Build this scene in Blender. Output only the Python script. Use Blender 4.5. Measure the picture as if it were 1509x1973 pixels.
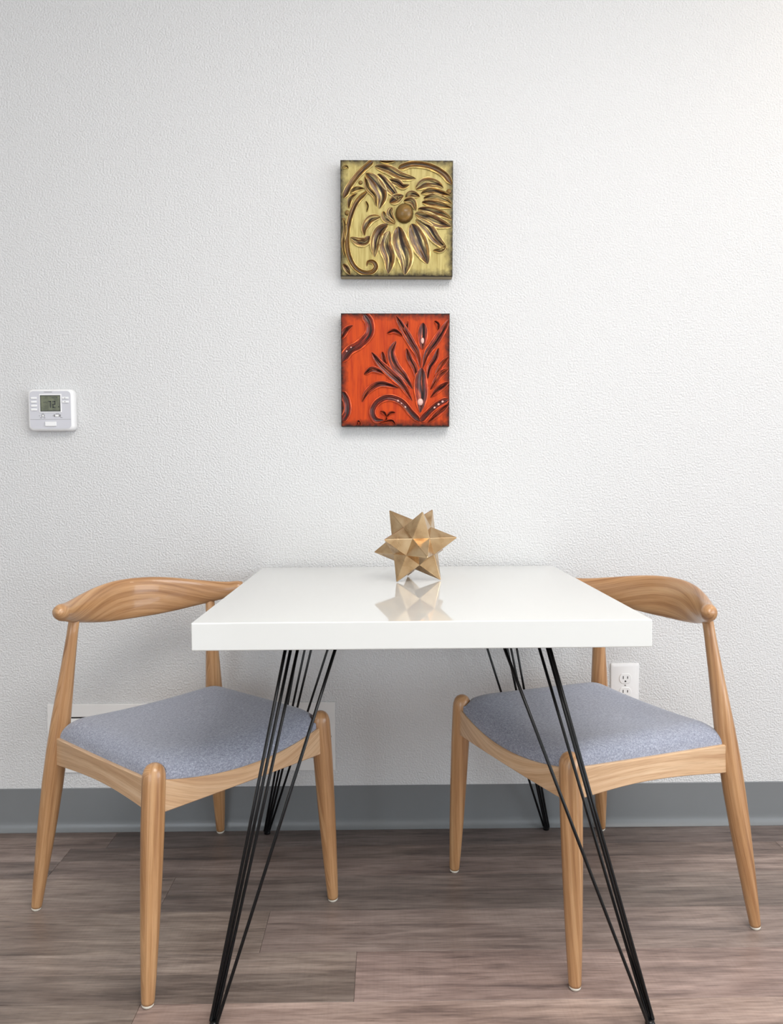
import bpy, math, random
import numpy as np
from mathutils import Vector, Matrix

for o in list(bpy.data.objects):
    bpy.data.objects.remove(o)
S = bpy.context.scene
COL = S.collection
PI = math.pi

# ------------------------------------------------------------------ camera
FPX, PITCH, YAW, ROLL, CAM_D, CAM_H = 1433.14, 0.0510, 0.0084, 0.0062, 2.062, 1.0
cam = bpy.data.cameras.new('camera')
cam.sensor_fit = 'VERTICAL'
cam.sensor_height = 24.0
cam.lens = 24.0 * FPX / 1973.0
cam.clip_start = 0.02
camo = bpy.data.objects.new('camera', cam)
COL.objects.link(camo)
RM = (Matrix.Rotation(-YAW, 4, 'Z') @ Matrix.Rotation(-PITCH, 4, 'X')
      @ Matrix.Rotation(ROLL, 4, 'Y') @ Matrix.Rotation(PI / 2, 4, 'X'))
camo.matrix_world = Matrix.Translation((0, -CAM_D, CAM_H)) @ RM
S.camera = camo

# ------------------------------------------------------------------ world, lights, exposure
w = bpy.data.worlds.new('world')
S.world = w
w.use_nodes = True
bg = w.node_tree.nodes['Background']
bg.inputs[0].default_value = (0.80, 0.90, 1.0, 1)
bg.inputs[1].default_value = 1.0
S.view_settings.view_transform = 'Standard'
S.view_settings.look = 'None'
S.view_settings.exposure = 0.12
S.view_settings.gamma = 1.0
S.view_settings.use_curve_mapping = False


def area(name, loc, target, sx, sy, power, col, spread=PI):
    l = bpy.data.lights.new(name, 'AREA')
    l.shape = 'RECTANGLE'
    l.size = sx
    l.size_y = sy
    l.energy = power
    l.color = col
    l.spread = spread
    o = bpy.data.objects.new(name, l)
    COL.objects.link(o)
    o.location = loc
    d = Vector(target) - Vector(loc)
    o.rotation_euler = d.to_track_quat('-Z', 'Y').to_euler()
    return o


# daylight through the wide window in the right-hand wall, fill from two added windows behind the photographer,
# a ceiling panel and a warm ceiling lamp up to the right
CEIL_Z = 2.72
WIN_X, WIN_Y0, WIN_Y1, WIN_Z0, WIN_Z1 = 3.7, -4.7, -1.35, 0.2, 2.55
area('window_daylight', (WIN_X - 0.03, (WIN_Y0 + WIN_Y1) / 2, (WIN_Z0 + WIN_Z1) / 2),
     (0, (WIN_Y0 + WIN_Y1) / 2, (WIN_Z0 + WIN_Z1) / 2), WIN_Y1 - WIN_Y0, WIN_Z1 - WIN_Z0, 88, (0.885, 0.945, 1.0))
BWX0, BWX1, BWZ0, BWZ1, REAR_Y = 0.9, 3.4, 0.1, 2.4, -5.2
area('rear_fill_light', ((BWX0 + BWX1) / 2, REAR_Y + 0.03, (BWZ0 + BWZ1) / 2), ((BWX0 + BWX1) / 2, 0, (BWZ0 + BWZ1) / 2), BWX1 - BWX0, BWZ1 - BWZ0, 10, (0.88, 0.94, 1.0))  # added frontal fill to even out the wall, no known window there
LWX0, LWX1 = -3.3, -1.2
area('rear_left_fill_light', ((LWX0 + LWX1) / 2, REAR_Y + 0.03, (BWZ0 + BWZ1) / 2), ((LWX0 + LWX1) / 2, 0, (BWZ0 + BWZ1) / 2), LWX1 - LWX0, BWZ1 - BWZ0, 38, (0.88, 0.94, 1.0))  # added to brighten the left side, its window is made up
area('ceiling_lamp_glow', (1.75, -0.40, 2.62), (1.75, -0.2, 0), 0.3, 0.3, 5, (1.0, 0.80, 0.58))
area('ceiling_panel_light', (0.6, -2.05, CEIL_Z - 0.03), (0.6, -2.05, 0), 1.5, 1.5, 54, (1.0, 0.975, 0.945))


# ------------------------------------------------------------------ materials
def mat(name, col=(0.8, 0.8, 0.8), rough=0.5, metal=0.0, coat=0.0, spec=0.5, sheen=0.0):
    m = bpy.data.materials.new(name)
    m.use_nodes = True
    b = m.node_tree.nodes['Principled BSDF']
    b.inputs['Base Color'].default_value = (*col, 1)
    b.inputs['Roughness'].default_value = rough
    b.inputs['Metallic'].default_value = metal
    b.inputs['Coat Weight'].default_value = coat
    b.inputs['Coat Roughness'].default_value = 0.08
    b.inputs['Specular IOR Level'].default_value = spec
    b.inputs['Sheen Weight'].default_value = sheen
    return m


class N:
    """small node-graph helper"""
    def __init__(s, m):
        s.t = m.node_tree
        s.b = s.t.nodes['Principled BSDF']

    def new(s, typ, **kw):
        n = s.t.nodes.new(typ)
        for k, v in kw.items():
            if k.startswith('i_'):
                n.inputs[k[2:].replace('_', ' ')].default_value = v
            else:
                setattr(n, k, v)
        return n

    def link(s, a, b):
        s.t.links.new(a, b)

    def coords(s, kind, scale, rot=(0, 0, 0)):
        tc = s.new('ShaderNodeTexCoord')
        mp = s.new('ShaderNodeMapping')
        mp.inputs['Scale'].default_value = scale
        mp.inputs['Rotation'].default_value = rot
        s.link(tc.outputs[kind], mp.inputs['Vector'])
        return mp.outputs['Vector']

    def noise(s, vec, scale=1.0, detail=4, rough=0.55, dist=0.0, wsock=None):
        n = s.new('ShaderNodeTexNoise')
        n.inputs['Scale'].default_value = scale
        n.inputs['Detail'].default_value = detail
        n.inputs['Roughness'].default_value = rough
        n.inputs['Distortion'].default_value = dist
        if wsock is not None:
            n.noise_dimensions = '4D'
            s.link(wsock, n.inputs['W'])
        s.link(vec, n.inputs['Vector'])
        return n.outputs['Fac']

    def ramp(s, fac, stops):
        r = s.new('ShaderNodeValToRGB')
        e = r.color_ramp.elements
        while len(e) < len(stops):
            e.new(0.5)
        for el, (p, c) in zip(e, stops):
            el.position = p
            el.color = (*c, 1) if len(c) == 3 else c
        s.link(fac, r.inputs['Fac'])
        return r.outputs['Color']

    def mix(s, fac, a, b, mode='MIX'):
        n = s.new('ShaderNodeMix', data_type='RGBA', blend_type=mode)
        if isinstance(fac, (int, float)):
            n.inputs[0].default_value = fac
        else:
            s.link(fac, n.inputs[0])
        for i, v in ((6, a), (7, b)):
            if isinstance(v, tuple):
                n.inputs[i].default_value = (*v, 1) if len(v) == 3 else v
            else:
                s.link(v, n.inputs[i])
        return n.outputs[2]

    def bump(s, h, strength, dist):
        b = s.new('ShaderNodeBump')
        b.inputs['Strength'].default_value = strength
        b.inputs['Distance'].default_value = dist
        s.link(h, b.inputs['Height'])
        s.link(b.outputs['Normal'], s.b.inputs['Normal'])
        return b


def g(v):
    """sRGB 0-255 triple to linear"""
    return tuple(((c / 255) / 12.92 if c / 255 < 0.04045 else ((c / 255 + 0.055) / 1.055) ** 2.4) for c in v)


M = {}
m = M['wall'] = mat('orange_peel_paint', g((217, 217, 217)), 0.55)
n = N(m)
v = n.coords('Object', (1, 1, 1))
h1 = n.noise(v, 205, 3, 0.5)
hr = n.ramp(h1, [(0.36, (0, 0, 0)), (0.66, (1, 1, 1))])
n.bump(hr, 0.8, 0.0016)
M['ceiling'] = mat('ceiling_paint', g((240, 238, 234)), 0.8)

m = M['baseboard'] = mat('grey_vinyl_base', g((121, 124, 126)), 0.3)
M['white_plastic'] = mat('white_plastic', g((236, 236, 236)), 0.35)
M['grey_plastic'] = mat('pale_grey_plastic', g((202, 202, 208)), 0.45)
M['painted_steel'] = mat('painted_steel', g((232, 231, 229)), 0.4)
M['dark_slot'] = mat('dark_slot', g((34, 32, 30)), 0.7)
M['soft_mark'] = mat('grey_print', g((140, 140, 142)), 0.6)
M['lcd'] = mat('lcd_glass', g((104, 108, 80)), 0.25)
n = N(M['lcd'])
v = n.coords('Object', (1, 1, 1))
n.link(n.ramp(n.noise(v, 60, 2), [(0.35, g((74, 78, 54))), (0.7, g((102, 106, 78)))]), n.b.inputs['Base Color'])
M['lcd_edge'] = mat('lcd_black_edge', g((22, 24, 16)), 0.3)
M['screw'] = mat('screw_steel', g((150, 148, 145)), 0.35, 0.9)

# floor planks : colour of each plank comes from the object colour
m = M['plank'] = mat('wood_look_plank', rough=0.36, spec=0.5)
n = N(m)
oi = n.new('ShaderNodeObjectInfo')
rnd = n.new('ShaderNodeMath', operation='MULTIPLY')
rnd.inputs[1].default_value = 40.0
n.link(oi.outputs['Random'], rnd.inputs[0])
W = rnd.outputs[0]
v1 = n.coords('Object', (2.2, 26, 4))
grain = n.noise(v1, 1.6, 6, 0.62, 0.5, W)
v2 = n.coords('Object', (14, 210, 10))
fine = n.noise(v2, 1.0, 4, 0.6, 0.3, W)
v3 = n.coords('Object', (3.0, 5.5, 3))
blot = n.noise(v3, 1.0, 3, 0.55, 0.6, W)
v4 = n.coords('Object', (210, 7, 5))
saw = n.noise(v4, 1.0, 2, 0.5, 0.2, W)
gcol = n.ramp(grain, [(0.30, (0.42, 0.40, 0.40)), (0.47, (0.86, 0.83, 0.81)), (0.56, (1.0, 0.99, 0.98)), (0.72, (1.38, 1.36, 1.33))])
c0 = n.mix(1.0, oi.outputs['Color'], gcol, 'MULTIPLY')
c1 = n.mix(0.75, c0, n.ramp(fine, [(0.34, (0.62, 0.60, 0.60)), (0.52, (1, 1, 1)), (0.70, (1.16, 1.15, 1.14))]), 'MULTIPLY')
c2 = n.mix(0.85, c1, n.ramp(blot, [(0.3, (0.70, 0.66, 0.66)), (0.5, (1, 1, 1)), (0.7, (1.20, 1.22, 1.22))]), 'MULTIPLY')
sawm = n.mix(blot, (1, 1, 1), n.ramp(saw, [(0.36, (0.70, 0.69, 0.69)), (0.50, (1, 1, 1)), (0.66, (1.14, 1.14, 1.13))]))
c3 = n.mix(0.22, c2, sawm, 'MULTIPLY')
crk = n.noise(n.coords('Object', (5.5, 120, 10)), 1.0, 5, 0.7, 1.2, W)
c3 = n.mix(0.8, c3, n.ramp(crk, [(0.30, (0.45, 0.42, 0.40)), (0.42, (0.92, 0.91, 0.90)), (0.5, (1, 1, 1)), (0.68, (1.12, 1.12, 1.12))]), 'MULTIPLY')
# each plank is printed as two narrower strips
sep = n.new('ShaderNodeSeparateXYZ')
tc = n.new('ShaderNodeTexCoord')
n.link(tc.outputs['Object'], sep.inputs[0])
gt = n.new('ShaderNodeMath', operation='GREATER_THAN')
gt.inputs[1].default_value = 0.008
n.link(sep.outputs['Y'], gt.inputs[0])
strip_tone = n.new('ShaderNodeMapRange')
strip_tone.inputs['To Min'].default_value = 0.72
strip_tone.inputs['To Max'].default_value = 1.22
wn = n.new('ShaderNodeTexWhiteNoise', noise_dimensions='2D')
cmb = n.new('ShaderNodeCombineXYZ')
n.link(W, cmb.inputs[0])
n.link(gt.outputs[0], cmb.inputs[1])
n.link(cmb.outputs[0], wn.inputs['Vector'])
n.link(wn.outputs['Value'], strip_tone.inputs['Value'])
c4 = n.mix(1.0, c3, strip_tone.outputs['Result'], 'MULTIPLY')
n.link(c4, n.b.inputs['Base Color'])
rr = n.new('ShaderNodeMapRange')
rr.inputs['To Min'].default_value = 0.30
rr.inputs['To Max'].default_value = 0.50
n.link(grain, rr.inputs['Value'])
n.link(rr.outputs['Result'], n.b.inputs['Roughness'])
n.bump(fine, 0.25, 0.0008)
M['subfloor'] = mat('subfloor', g((42, 36, 34)), 0.9)

# lacquered light wood, grain runs along the first UV axis (metres)
def wood(name, dark, mid, light):
    m = mat(name, rough=0.34, coat=0.35)
    n = N(m)
    oi = n.new('ShaderNodeObjectInfo')
    r = n.new('ShaderNodeMath', operation='MULTIPLY')
    r.inputs[1].default_value = 23.0
    n.link(oi.outputs['Random'], r.inputs[0])
    a = n.noise(n.coords('UV', (2.2, 90, 1)), 1.0, 5, 0.6, 0.4, r.outputs[0])
    b = n.noise(n.coords('UV', (14, 460, 1)), 1.0, 3, 0.6, 0.2, r.outputs[0])
    c = n.noise(n.coords('UV', (3.0, 9, 1)), 1.0, 2, 0.5, 0.5, r.outputs[0])
    col = n.ramp(a, [(0.32, dark), (0.5, mid), (0.68, light)])
    col = n.mix(0.55, col, n.ramp(b, [(0.36, (0.72, 0.66, 0.60)), (0.52, (1, 1, 1))]), 'MULTIPLY')
    col = n.mix(0.6, col, n.ramp(c, [(0.34, (0.80, 0.74, 0.68)), (0.55, (1, 1, 1)), (0.7, (1.12, 1.10, 1.06))]), 'MULTIPLY')
    n.link(col, n.b.inputs['Base Color'])
    n.bump(b, 0.08, 0.0005)
    return m


M['oak'] = wood('lacquered_oak', g((154, 109, 69)), g((187, 142, 98)), g((206, 165, 121)))
M['oak_pale'] = wood('pale_oak_apron', g((194, 154, 116)), g((214, 178, 140)), g((228, 197, 162)))

m = M['fabric'] = mat('heather_blue_grey_fabric', rough=0.95, spec=0.15, sheen=0.25)
n = N(m)
fa = n.noise(n.coords('Object', (520, 190, 300)), 1.0, 3, 0.7)
fb = n.noise(n.coords('Object', (150, 560, 300)), 1.0, 3, 0.7)
fc = n.mix(0.5, fa, fb)
col = n.ramp(fc, [(0.32, g((112, 116, 129))), (0.5, g((148, 152, 166))), (0.68, g((186, 190, 202)))])
n.link(col, n.b.inputs['Base Color'])
n.bump(fc, 0.35, 0.0009)

M['gloss_white'] = mat('gloss_white_lacquer', g((222, 223, 220)), 0.06, coat=0.5)
M['gloss_white'].node_tree.nodes['Principled BSDF'].inputs['Coat Roughness'].default_value = 0.03
M['gloss_white'].node_tree.nodes['Principled BSDF'].inputs['Coat IOR'].default_value = 1.5
M['black_steel'] = mat('black_steel_rod', g((9, 10, 12)), 0.28, spec=0.35)
M['glide'] = mat('white_glide', g((226, 220, 206)), 0.5)

m = M['champagne'] = mat('champagne_metal', g((196, 160, 112)), 0.24, 1.0)
n = N(m)
a = n.noise(n.coords('Object', (22, 22, 22)), 1.0, 3, 0.5, 0.4)
n.link(n.ramp(a, [(0.3, g((162, 130, 94))), (0.5, g((194, 164, 126))), (0.7, g((210, 184, 148)))]), n.b.inputs['Base Color'])
n.link(n.ramp(a, [(0.3, (0.36,) * 3), (0.6, (0.18,) * 3)]), n.b.inputs['Roughness'])


def art_face(name, light, mid, dark, hw, hh):
    """painted board: patina worn dark towards the rim, brushed streaks"""
    m = mat(name, rough=0.45, coat=0.0, spec=0.25)
    n = N(m)
    tc = n.new('ShaderNodeTexCoord')
    sp = n.new('ShaderNodeSeparateXYZ')
    n.link(tc.outputs['Object'], sp.inputs[0])

    def edge(sock, half):
        ab = n.new('ShaderNodeMath', operation='ABSOLUTE')
        n.link(sock, ab.inputs[0])
        su = n.new('ShaderNodeMath', operation='SUBTRACT')
        su.inputs[0].default_value = half
        n.link(ab.outputs[0], su.inputs[1])
        return su.outputs[0]
    mn = n.new('ShaderNodeMath', operation='MINIMUM')
    n.link(edge(sp.outputs['X'], hw), mn.inputs[0])
    n.link(edge(sp.outputs['Z'], hh), mn.inputs[1])
    nz = n.noise(n.coords('Object', (60, 60, 60)), 1.0, 4, 0.65)
    mu = n.new('ShaderNodeMath', operation='MULTIPLY_ADD')
    mu.inputs[1].default_value = 0.030
    mu.inputs[2].default_value = -0.0165
    n.link(nz, mu.inputs[0])
    ad = n.new('ShaderNodeMath', operation='ADD')
    n.link(mn.outputs[0], ad.inputs[0])
    n.link(mu.outputs[0], ad.inputs[1])
    mr = n.new('ShaderNodeMapRange')
    mr.inputs['From Min'].default_value = -0.001
    mr.inputs['From Max'].default_value = 0.020
    n.link(ad.outputs[0], mr.inputs['Value'])
    st = n.noise(n.coords('Object', (90, 60, 7)), 1.0, 5, 0.65, 0.3)
    base = n.ramp(st, [(0.34, mid), (0.58, light)])
    col = n.mix(mr.outputs['Result'], dark, base)
    n.link(col, n.b.inputs['Base Color'])
    n.bump(st, 0.15, 0.001)
    return m


def art_relief(name, r=0.3):
    m = mat(name, rough=r, coat=0.12, spec=0.3)
    n = N(m)
    at = n.new('ShaderNodeAttribute')
    at.attribute_name = 'Col'
    nz = n.noise(n.coords('UV', (1.3, 4.5, 1)), 1.0, 5, 0.7, 0.5)
    light = n.mix(1.0, at.outputs['Color'], (4.2, 3.9, 3.3), 'MULTIPLY')
    n.link(n.mix(n.ramp(nz, [(0.47, (0, 0, 0)), (0.70, (0.8, 0.8, 0.8))]), at.outputs['Color'], light), n.b.inputs['Base Color'])
    return m


M['gold_face'] = art_face('gold_patina', g((194, 178, 114)), g((160, 140, 76)), g((40, 30, 14)), 0.151, 0.153)
M['red_face'] = art_face('red_orange_patina', g((196, 70, 8)), g((168, 48, 6)), g((30, 10, 8)), 0.1475, 0.152)
M['relief'] = art_relief('patina_relief')
M['art_edge'] = mat('dark_board_edge', g((40, 32, 22)), 0.4)
M['gold_edge'] = mat('dull_gold_edge', g((150, 134, 96)), 0.45)
m = M['glass'] = mat('window_glass', (1, 1, 1), 0.02)
m.node_tree.nodes['Principled BSDF'].inputs['Transmission Weight'].default_value = 1.0
M['frame'] = mat('window_frame_white', g((235, 235, 232)), 0.4)


# ------------------------------------------------------------------ mesh helpers
def link(name, me, material=None, parent=None, smooth=False):
    o = bpy.data.objects.new(name, me)
    COL.objects.link(o)
    if material is not None and not me.materials:
        me.materials.append(material)
    if parent is not None:
        o.parent = parent
    if smooth:
        me.polygons.foreach_set('use_smooth', np.ones(len(me.polygons), dtype=bool))
    return o


class MB:
    def __init__(s):
        s.v, s.f, s.uv, s.c = [], [], [], []

    def add(s, v, f, uv=None, c=None):
        k = len(s.v)
        s.v += [tuple(p) for p in v]
        s.uv += list(uv) if uv is not None else [(p[0], p[2]) for p in v]
        s.c += list(c) if c is not None else [(1, 1, 1)] * len(v)
        s.f += [tuple(i + k for i in q) for q in f]
        return s

    def box(s, a, b, bev=0.0):
        (x0, y0, z0), (x1, y1, z1) = a, b
        if bev <= 0:
            v = [(x, y, z) for z in (z0, z1) for y in (y0, y1) for x in (x0, x1)]
            return s.add(v, [(0, 2, 3, 1), (4, 5, 7, 6), (0, 1, 5, 4), (2, 6, 7, 3), (1, 3, 7, 5), (0, 4, 6, 2)],
                         [(p[0], p[1] + p[2]) for p in v])
        import bmesh
        bm = bmesh.new()
        bmesh.ops.create_cube(bm, size=1)
        for q in bm.verts:
            q.co = Vector(((x0 + x1) / 2 + q.co.x * (x1 - x0), (y0 + y1) / 2 + q.co.y * (y1 - y0), (z0 + z1) / 2 + q.co.z * (z1 - z0)))
        bmesh.ops.bevel(bm, geom=list(bm.edges), offset=bev, segments=3, profile=0.5, affect='EDGES')
        bm.verts.index_update()
        s.add([tuple(q.co) for q in bm.verts], [[q.index for q in f.verts] for f in bm.faces], [(q.co.x, q.co.y + q.co.z) for q in bm.verts])
        bm.free()
        return s

    def loft(s, rings, cap=True, closed=True):
        """rings: list of equal-length point lists; UV = (metres along, metres around)"""
        k = len(rings[0])
        rings = [[Vector(p) for p in r] for r in rings]
        v, uv = [], []
        L = 0.0
        for i, r in enumerate(rings):
            if i:
                c0 = sum(rings[i - 1], Vector()) / k
                c1 = sum(r, Vector()) / k
                L += (c1 - c0).length
            a = 0.0
            for j, p in enumerate(r):
                if j:
                    a += (p - r[j - 1]).length
                v.append(tuple(p))
                uv.append((L, a))
        f = []
        for i in range(len(rings) - 1):
            for j in range(k if closed else k - 1):
                j2 = (j + 1) % k
                f.append((i * k + j, i * k + j2, (i + 1) * k + j2, (i + 1) * k + j))
        if cap:
            f.append(tuple(range(k - 1, -1, -1)))
            f.append(tuple((len(rings) - 1) * k + j for j in range(k)))
        return s.add(v, f, uv)

    def tube(s, pts, rad, k=16):
        """round bar through points with a radius per point"""
        pts = [Vector(p) for p in pts]
        rings = []
        ref = None
        for i, p in enumerate(pts):
            d = (pts[min(i + 1, len(pts) - 1)] - pts[max(i - 1, 0)]).normalized()
            if ref is None:
                ref = d.orthogonal().normalized()
            ref = (ref - d * ref.dot(d)).normalized()
            b = d.cross(ref)
            r = rad[i] if hasattr(rad, '__len__') else rad
            rings.append([p + (ref * math.cos(t) + b * math.sin(t)) * r for t in [2 * PI * j / k for j in range(k)]])
        return s.loft(rings)

    def build(s, name, material, parent=None, smooth=False):
        me = bpy.data.meshes.new(name)
        me.from_pydata(s.v, [], s.f)
        me.update()
        ul = me.uv_layers.new(name='UVMap')
        li = np.zeros(len(me.loops), dtype=np.int32)
        me.loops.foreach_get('vertex_index', li)
        ul.data.foreach_set('uv', np.array(s.uv, dtype=np.float32)[li].ravel())
        if any(c != (1, 1, 1) for c in s.c):
            ca = me.color_attributes.new('Col', 'FLOAT_COLOR', 'POINT')
            ca.data.foreach_set('color', np.array([(*c, 1) for c in s.c], dtype=np.float32).ravel())
        return link(name, me, material, parent, smooth)


def auto_smooth(o, ang=40):
    import bmesh
    bm = bmesh.new()
    bm.from_mesh(o.data)
    bmesh.ops.recalc_face_normals(bm, faces=list(bm.faces))
    for f in bm.faces:
        f.smooth = True
    for e in bm.edges:
        if len(e.link_faces) == 2:
            e.smooth = e.calc_face_angle(0) < math.radians(ang)
    bm.to_mesh(o.data)
    bm.free()
    return o


def empty(name, loc, label, cat, group=None, rz=0.0):
    o = bpy.data.objects.new(name, None)
    o.empty_display_size = 0.05
    COL.objects.link(o)
    o.location = loc
    o.rotation_euler = (0, 0, rz)
    o['label'] = label
    o['category'] = cat
    if group:
        o['group'] = group
    return o


def struct(o):
    o['kind'] = 'structure'
    return o


# ------------------------------------------------------------------ the room
RX0, RX1, RY0, CZ = -3.6, WIN_X, REAR_Y, CEIL_Z
struct(MB().box((RX0 - 0.1, 0, -0.08), (RX1 + 0.1, 0.1, CZ + 0.1)).build('wall_back', M['wall']))
struct(MB().box((RX0 - 0.1, RY0, -0.08), (RX0, 0, CZ + 0.1)).build('wall_left', M['ceiling']))
mb = MB()
mb.box((RX1, RY0, -0.08), (RX1 + 0.1, WIN_Y0, CZ + 0.1)).box((RX1, WIN_Y1, -0.08), (RX1 + 0.1, 0, CZ + 0.1))
mb.box((RX1, WIN_Y0, -0.08), (RX1 + 0.1, WIN_Y1, WIN_Z0)).box((RX1, WIN_Y0, WIN_Z1), (RX1 + 0.1, WIN_Y1, CZ + 0.1))
struct(mb.build('wall_right', M['ceiling']))
mb = MB()
mb.box((RX0 - 0.1, RY0 - 0.1, -0.08), (LWX0, RY0, CZ + 0.1)).box((LWX1, RY0 - 0.1, -0.08), (BWX0, RY0, CZ + 0.1)).box((BWX1, RY0 - 0.1, -0.08), (RX1 + 0.1, RY0, CZ + 0.1))
for wx0, wx1 in ((BWX0, BWX1), (LWX0, LWX1)):
    mb.box((wx0, RY0 - 0.1, -0.08), (wx1, RY0, BWZ0)).box((wx0, RY0 - 0.1, BWZ1), (wx1, RY0, CZ + 0.1))
struct(mb.build('wall_front', M['ceiling']))
struct(MB().box((RX0 - 0.1, RY0 - 0.1, CZ), (RX1 + 0.1, 0.1, CZ + 0.1)).build('ceiling', M['ceiling']))
# windows (out of frame): the right one gives daylight, the rear two are added for fill
mb = MB()
for yy in (WIN_Y0, (WIN_Y0 + WIN_Y1) / 2 - 0.025, WIN_Y1 - 0.05):
    mb.box((RX1 + 0.02, yy, WIN_Z0), (RX1 + 0.07, yy + 0.05, WIN_Z1))
for zz in (WIN_Z0, WIN_Z1 - 0.05):
    mb.box((RX1 + 0.021, WIN_Y0, zz), (RX1 + 0.069, WIN_Y1, zz + 0.05))
wf = struct(mb.build('window_1', M['frame']))
MB().box((RX1 + 0.04, WIN_Y0, WIN_Z0), (RX1 + 0.046, WIN_Y1, WIN_Z1)).build('pane', M['glass'], wf)
for wn_, wx0, wx1 in (('fill_window_2', BWX0, BWX1), ('fill_window_3', LWX0, LWX1)):  # both rear windows are additions that go with the fill lights
    mb = MB()
    for xx in (wx0, (wx0 + wx1) / 2 - 0.025, wx1 - 0.05):
        mb.box((xx, RY0 - 0.07, BWZ0), (xx + 0.05, RY0 - 0.02, BWZ1))
    for zz in (BWZ0, BWZ1 - 0.05):
        mb.box((wx0, RY0 - 0.069, zz), (wx1, RY0 - 0.021, zz + 0.05))
    wf = struct(mb.build(wn_, M['frame']))
    MB().box((wx0, RY0 - 0.046, BWZ0), (wx1, RY0 - 0.04, BWZ1)).build('pane', M['glass'], wf)

# floor : every plank is its own board
random.seed(7)
floor = struct(MB().box((RX0, RY0, -0.06), (RX1, 0, -0.008)).build('floor', M['subfloor']))
PW, PL, GAP = 0.1485, 1.90, 0.0003
joints = {0: -0.757, 1: -0.85, 2: -0.528, 3: -0.270, 4: -0.066, 5: -0.47, 6: -0.95}
tones = {(0, 0): (124, 106, 98), (0, 1): (108, 95, 90), (1, 1): (130, 112, 104), (2, 0): (140, 122, 112), (2, 1): (128, 112, 104),
         (3, 0): (142, 124, 113), (3, 1): (134, 116, 108), (4, 0): (138, 121, 111), (4, 1): (140, 118, 110), (5, 0): (116, 101, 92), (5, 1): (146, 124, 114)}
pal = [(136, 118, 110), (130, 114, 107), (140, 122, 113), (126, 111, 106), (138, 119, 111)]
plank_meshes = {}
r = 0
while True:
    y1 = -0.104 + PW - r * PW
    y0 = y1 - PW
    if y1 < RY0 + 0.01:
        break
    ya, yb = max(y0, RY0), min(y1, 0.0)
    j0 = joints.get(r, random.uniform(-1.2, 0.0))
    x = j0
    while x > RX0:
        x -= PL
    k = int(round((x - j0) / PL))
    while x < RX1:
        xa, xb = max(x, RX0), min(x + PL, RX1)
        if xb - xa > 0.02:
            key = (round(xb - xa, 4), round(yb - ya, 4))
            if key not in plank_meshes:
                hx, hy = (xb - xa) / 2 - GAP, (yb - ya) / 2 - GAP
                b, hh = 0.0008, 0.0
                v = [(-hx, -hy, -0.008), (hx, -hy, -0.008), (hx, hy, -0.008), (-hx, hy, -0.008),
                     (-hx, -hy, hh - b * 0.6), (hx, -hy, hh - b * 0.6), (hx, hy, hh - b * 0.6), (-hx, hy, hh - b * 0.6),
                     (-hx + b, -hy + b, hh), (hx - b, -hy + b, hh), (hx - b, hy - b, hh), (-hx + b, hy - b, hh)]
                f = [(0, 1, 5, 4), (1, 2, 6, 5), (2, 3, 7, 6), (3, 0, 4, 7), (4, 5, 9, 8), (5, 6, 10, 9), (6, 7, 11, 10), (7, 4, 8, 11), (8, 9, 10, 11)]
                me = bpy.data.meshes.new('plank')
                me.from_pydata(v, [], f)
                me.materials.append(M['plank'])
                plank_meshes[key] = me
            o = link('plank', plank_meshes[key], None, floor)
            o.location = ((xa + xb) / 2, (ya + yb) / 2, 0)
            idx = k + 1 if x < j0 - 1e-6 else k + 1
            tone = tones.get((r, int(round((x - j0) / PL)) + 1), random.choice(pal))
            c = g((1.13 * tone[0], 1.17 * tone[1], 1.19 * tone[2]))
            jit = random.uniform(0.94, 1.06)
            o.color = (c[0] * jit, c[1] * jit, c[2] * jit, 1)
        x += PL
        k += 1
    r += 1

# baseboard : grey cove base with a rolled toe
prof = [(0.0, 0.1215), (-0.0022, 0.1215), (-0.0034, 0.1200), (-0.0036, 0.030), (-0.0045, 0.020), (-0.0075, 0.010), (-0.0125, 0.0035),
        (-0.0150, 0.0016), (-0.0150, 0.0002), (0.0, 0.0002)]
mb = MB()
mb.loft([[(x, y, z) for y, z in prof] for x in (RX0, RX1)])
struct(auto_smooth(mb.build('baseboard_back', M['baseboard']), 35))
for nm, xw, sg in (('baseboard_left', RX0, 1), ('baseboard_right', RX1, -1)):
    struct(auto_smooth(MB().loft([[(xw - sg * y, yy, z) for y, z in prof] for yy in (RY0, -0.016)]).build(nm, M['baseboard']), 35))


# ------------------------------------------------------------------ table
T_XC, T_ROT, T_W, T_D, T_H, T_TH = 0.0626, 0.0021, 0.8040, 0.7655, 0.7442, 0.0494
table = empty('dining_table', (T_XC, -0.015 - T_D / 2, 0), 'white gloss-topped dining table on black hairpin legs against the wall', 'table', rz=T_ROT)
tt = MB().box((-T_W / 2, -T_D / 2, T_H - T_TH), (T_W / 2, T_D / 2, T_H), 0.0022).build('tabletop', M['gloss_white'], table)
TY = -0.015 - T_D / 2
legs = {
    'fl': ((-0.318, -0.757), [(-0.184, -0.70), (-0.177, -0.66), (-0.166, -0.62), (-0.090, -0.70)]),
    'bl': ((-0.335, -0.030), [(-0.205, -0.10), (-0.179, -0.14), (-0.157, -0.18), (-0.1035, -0.10)]),
    'fr': ((0.473, -0.769), [(0.299, -0.70), (0.300, -0.66), (0.290, -0.62), (0.213, -0.70)]),
    'br': ((0.447, -0.024), [(0.321, -0.10), (0.297, -0.14), (0.281, -0.18), (0.221, -0.10)]),
}
ZT = T_H - T_TH
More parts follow.
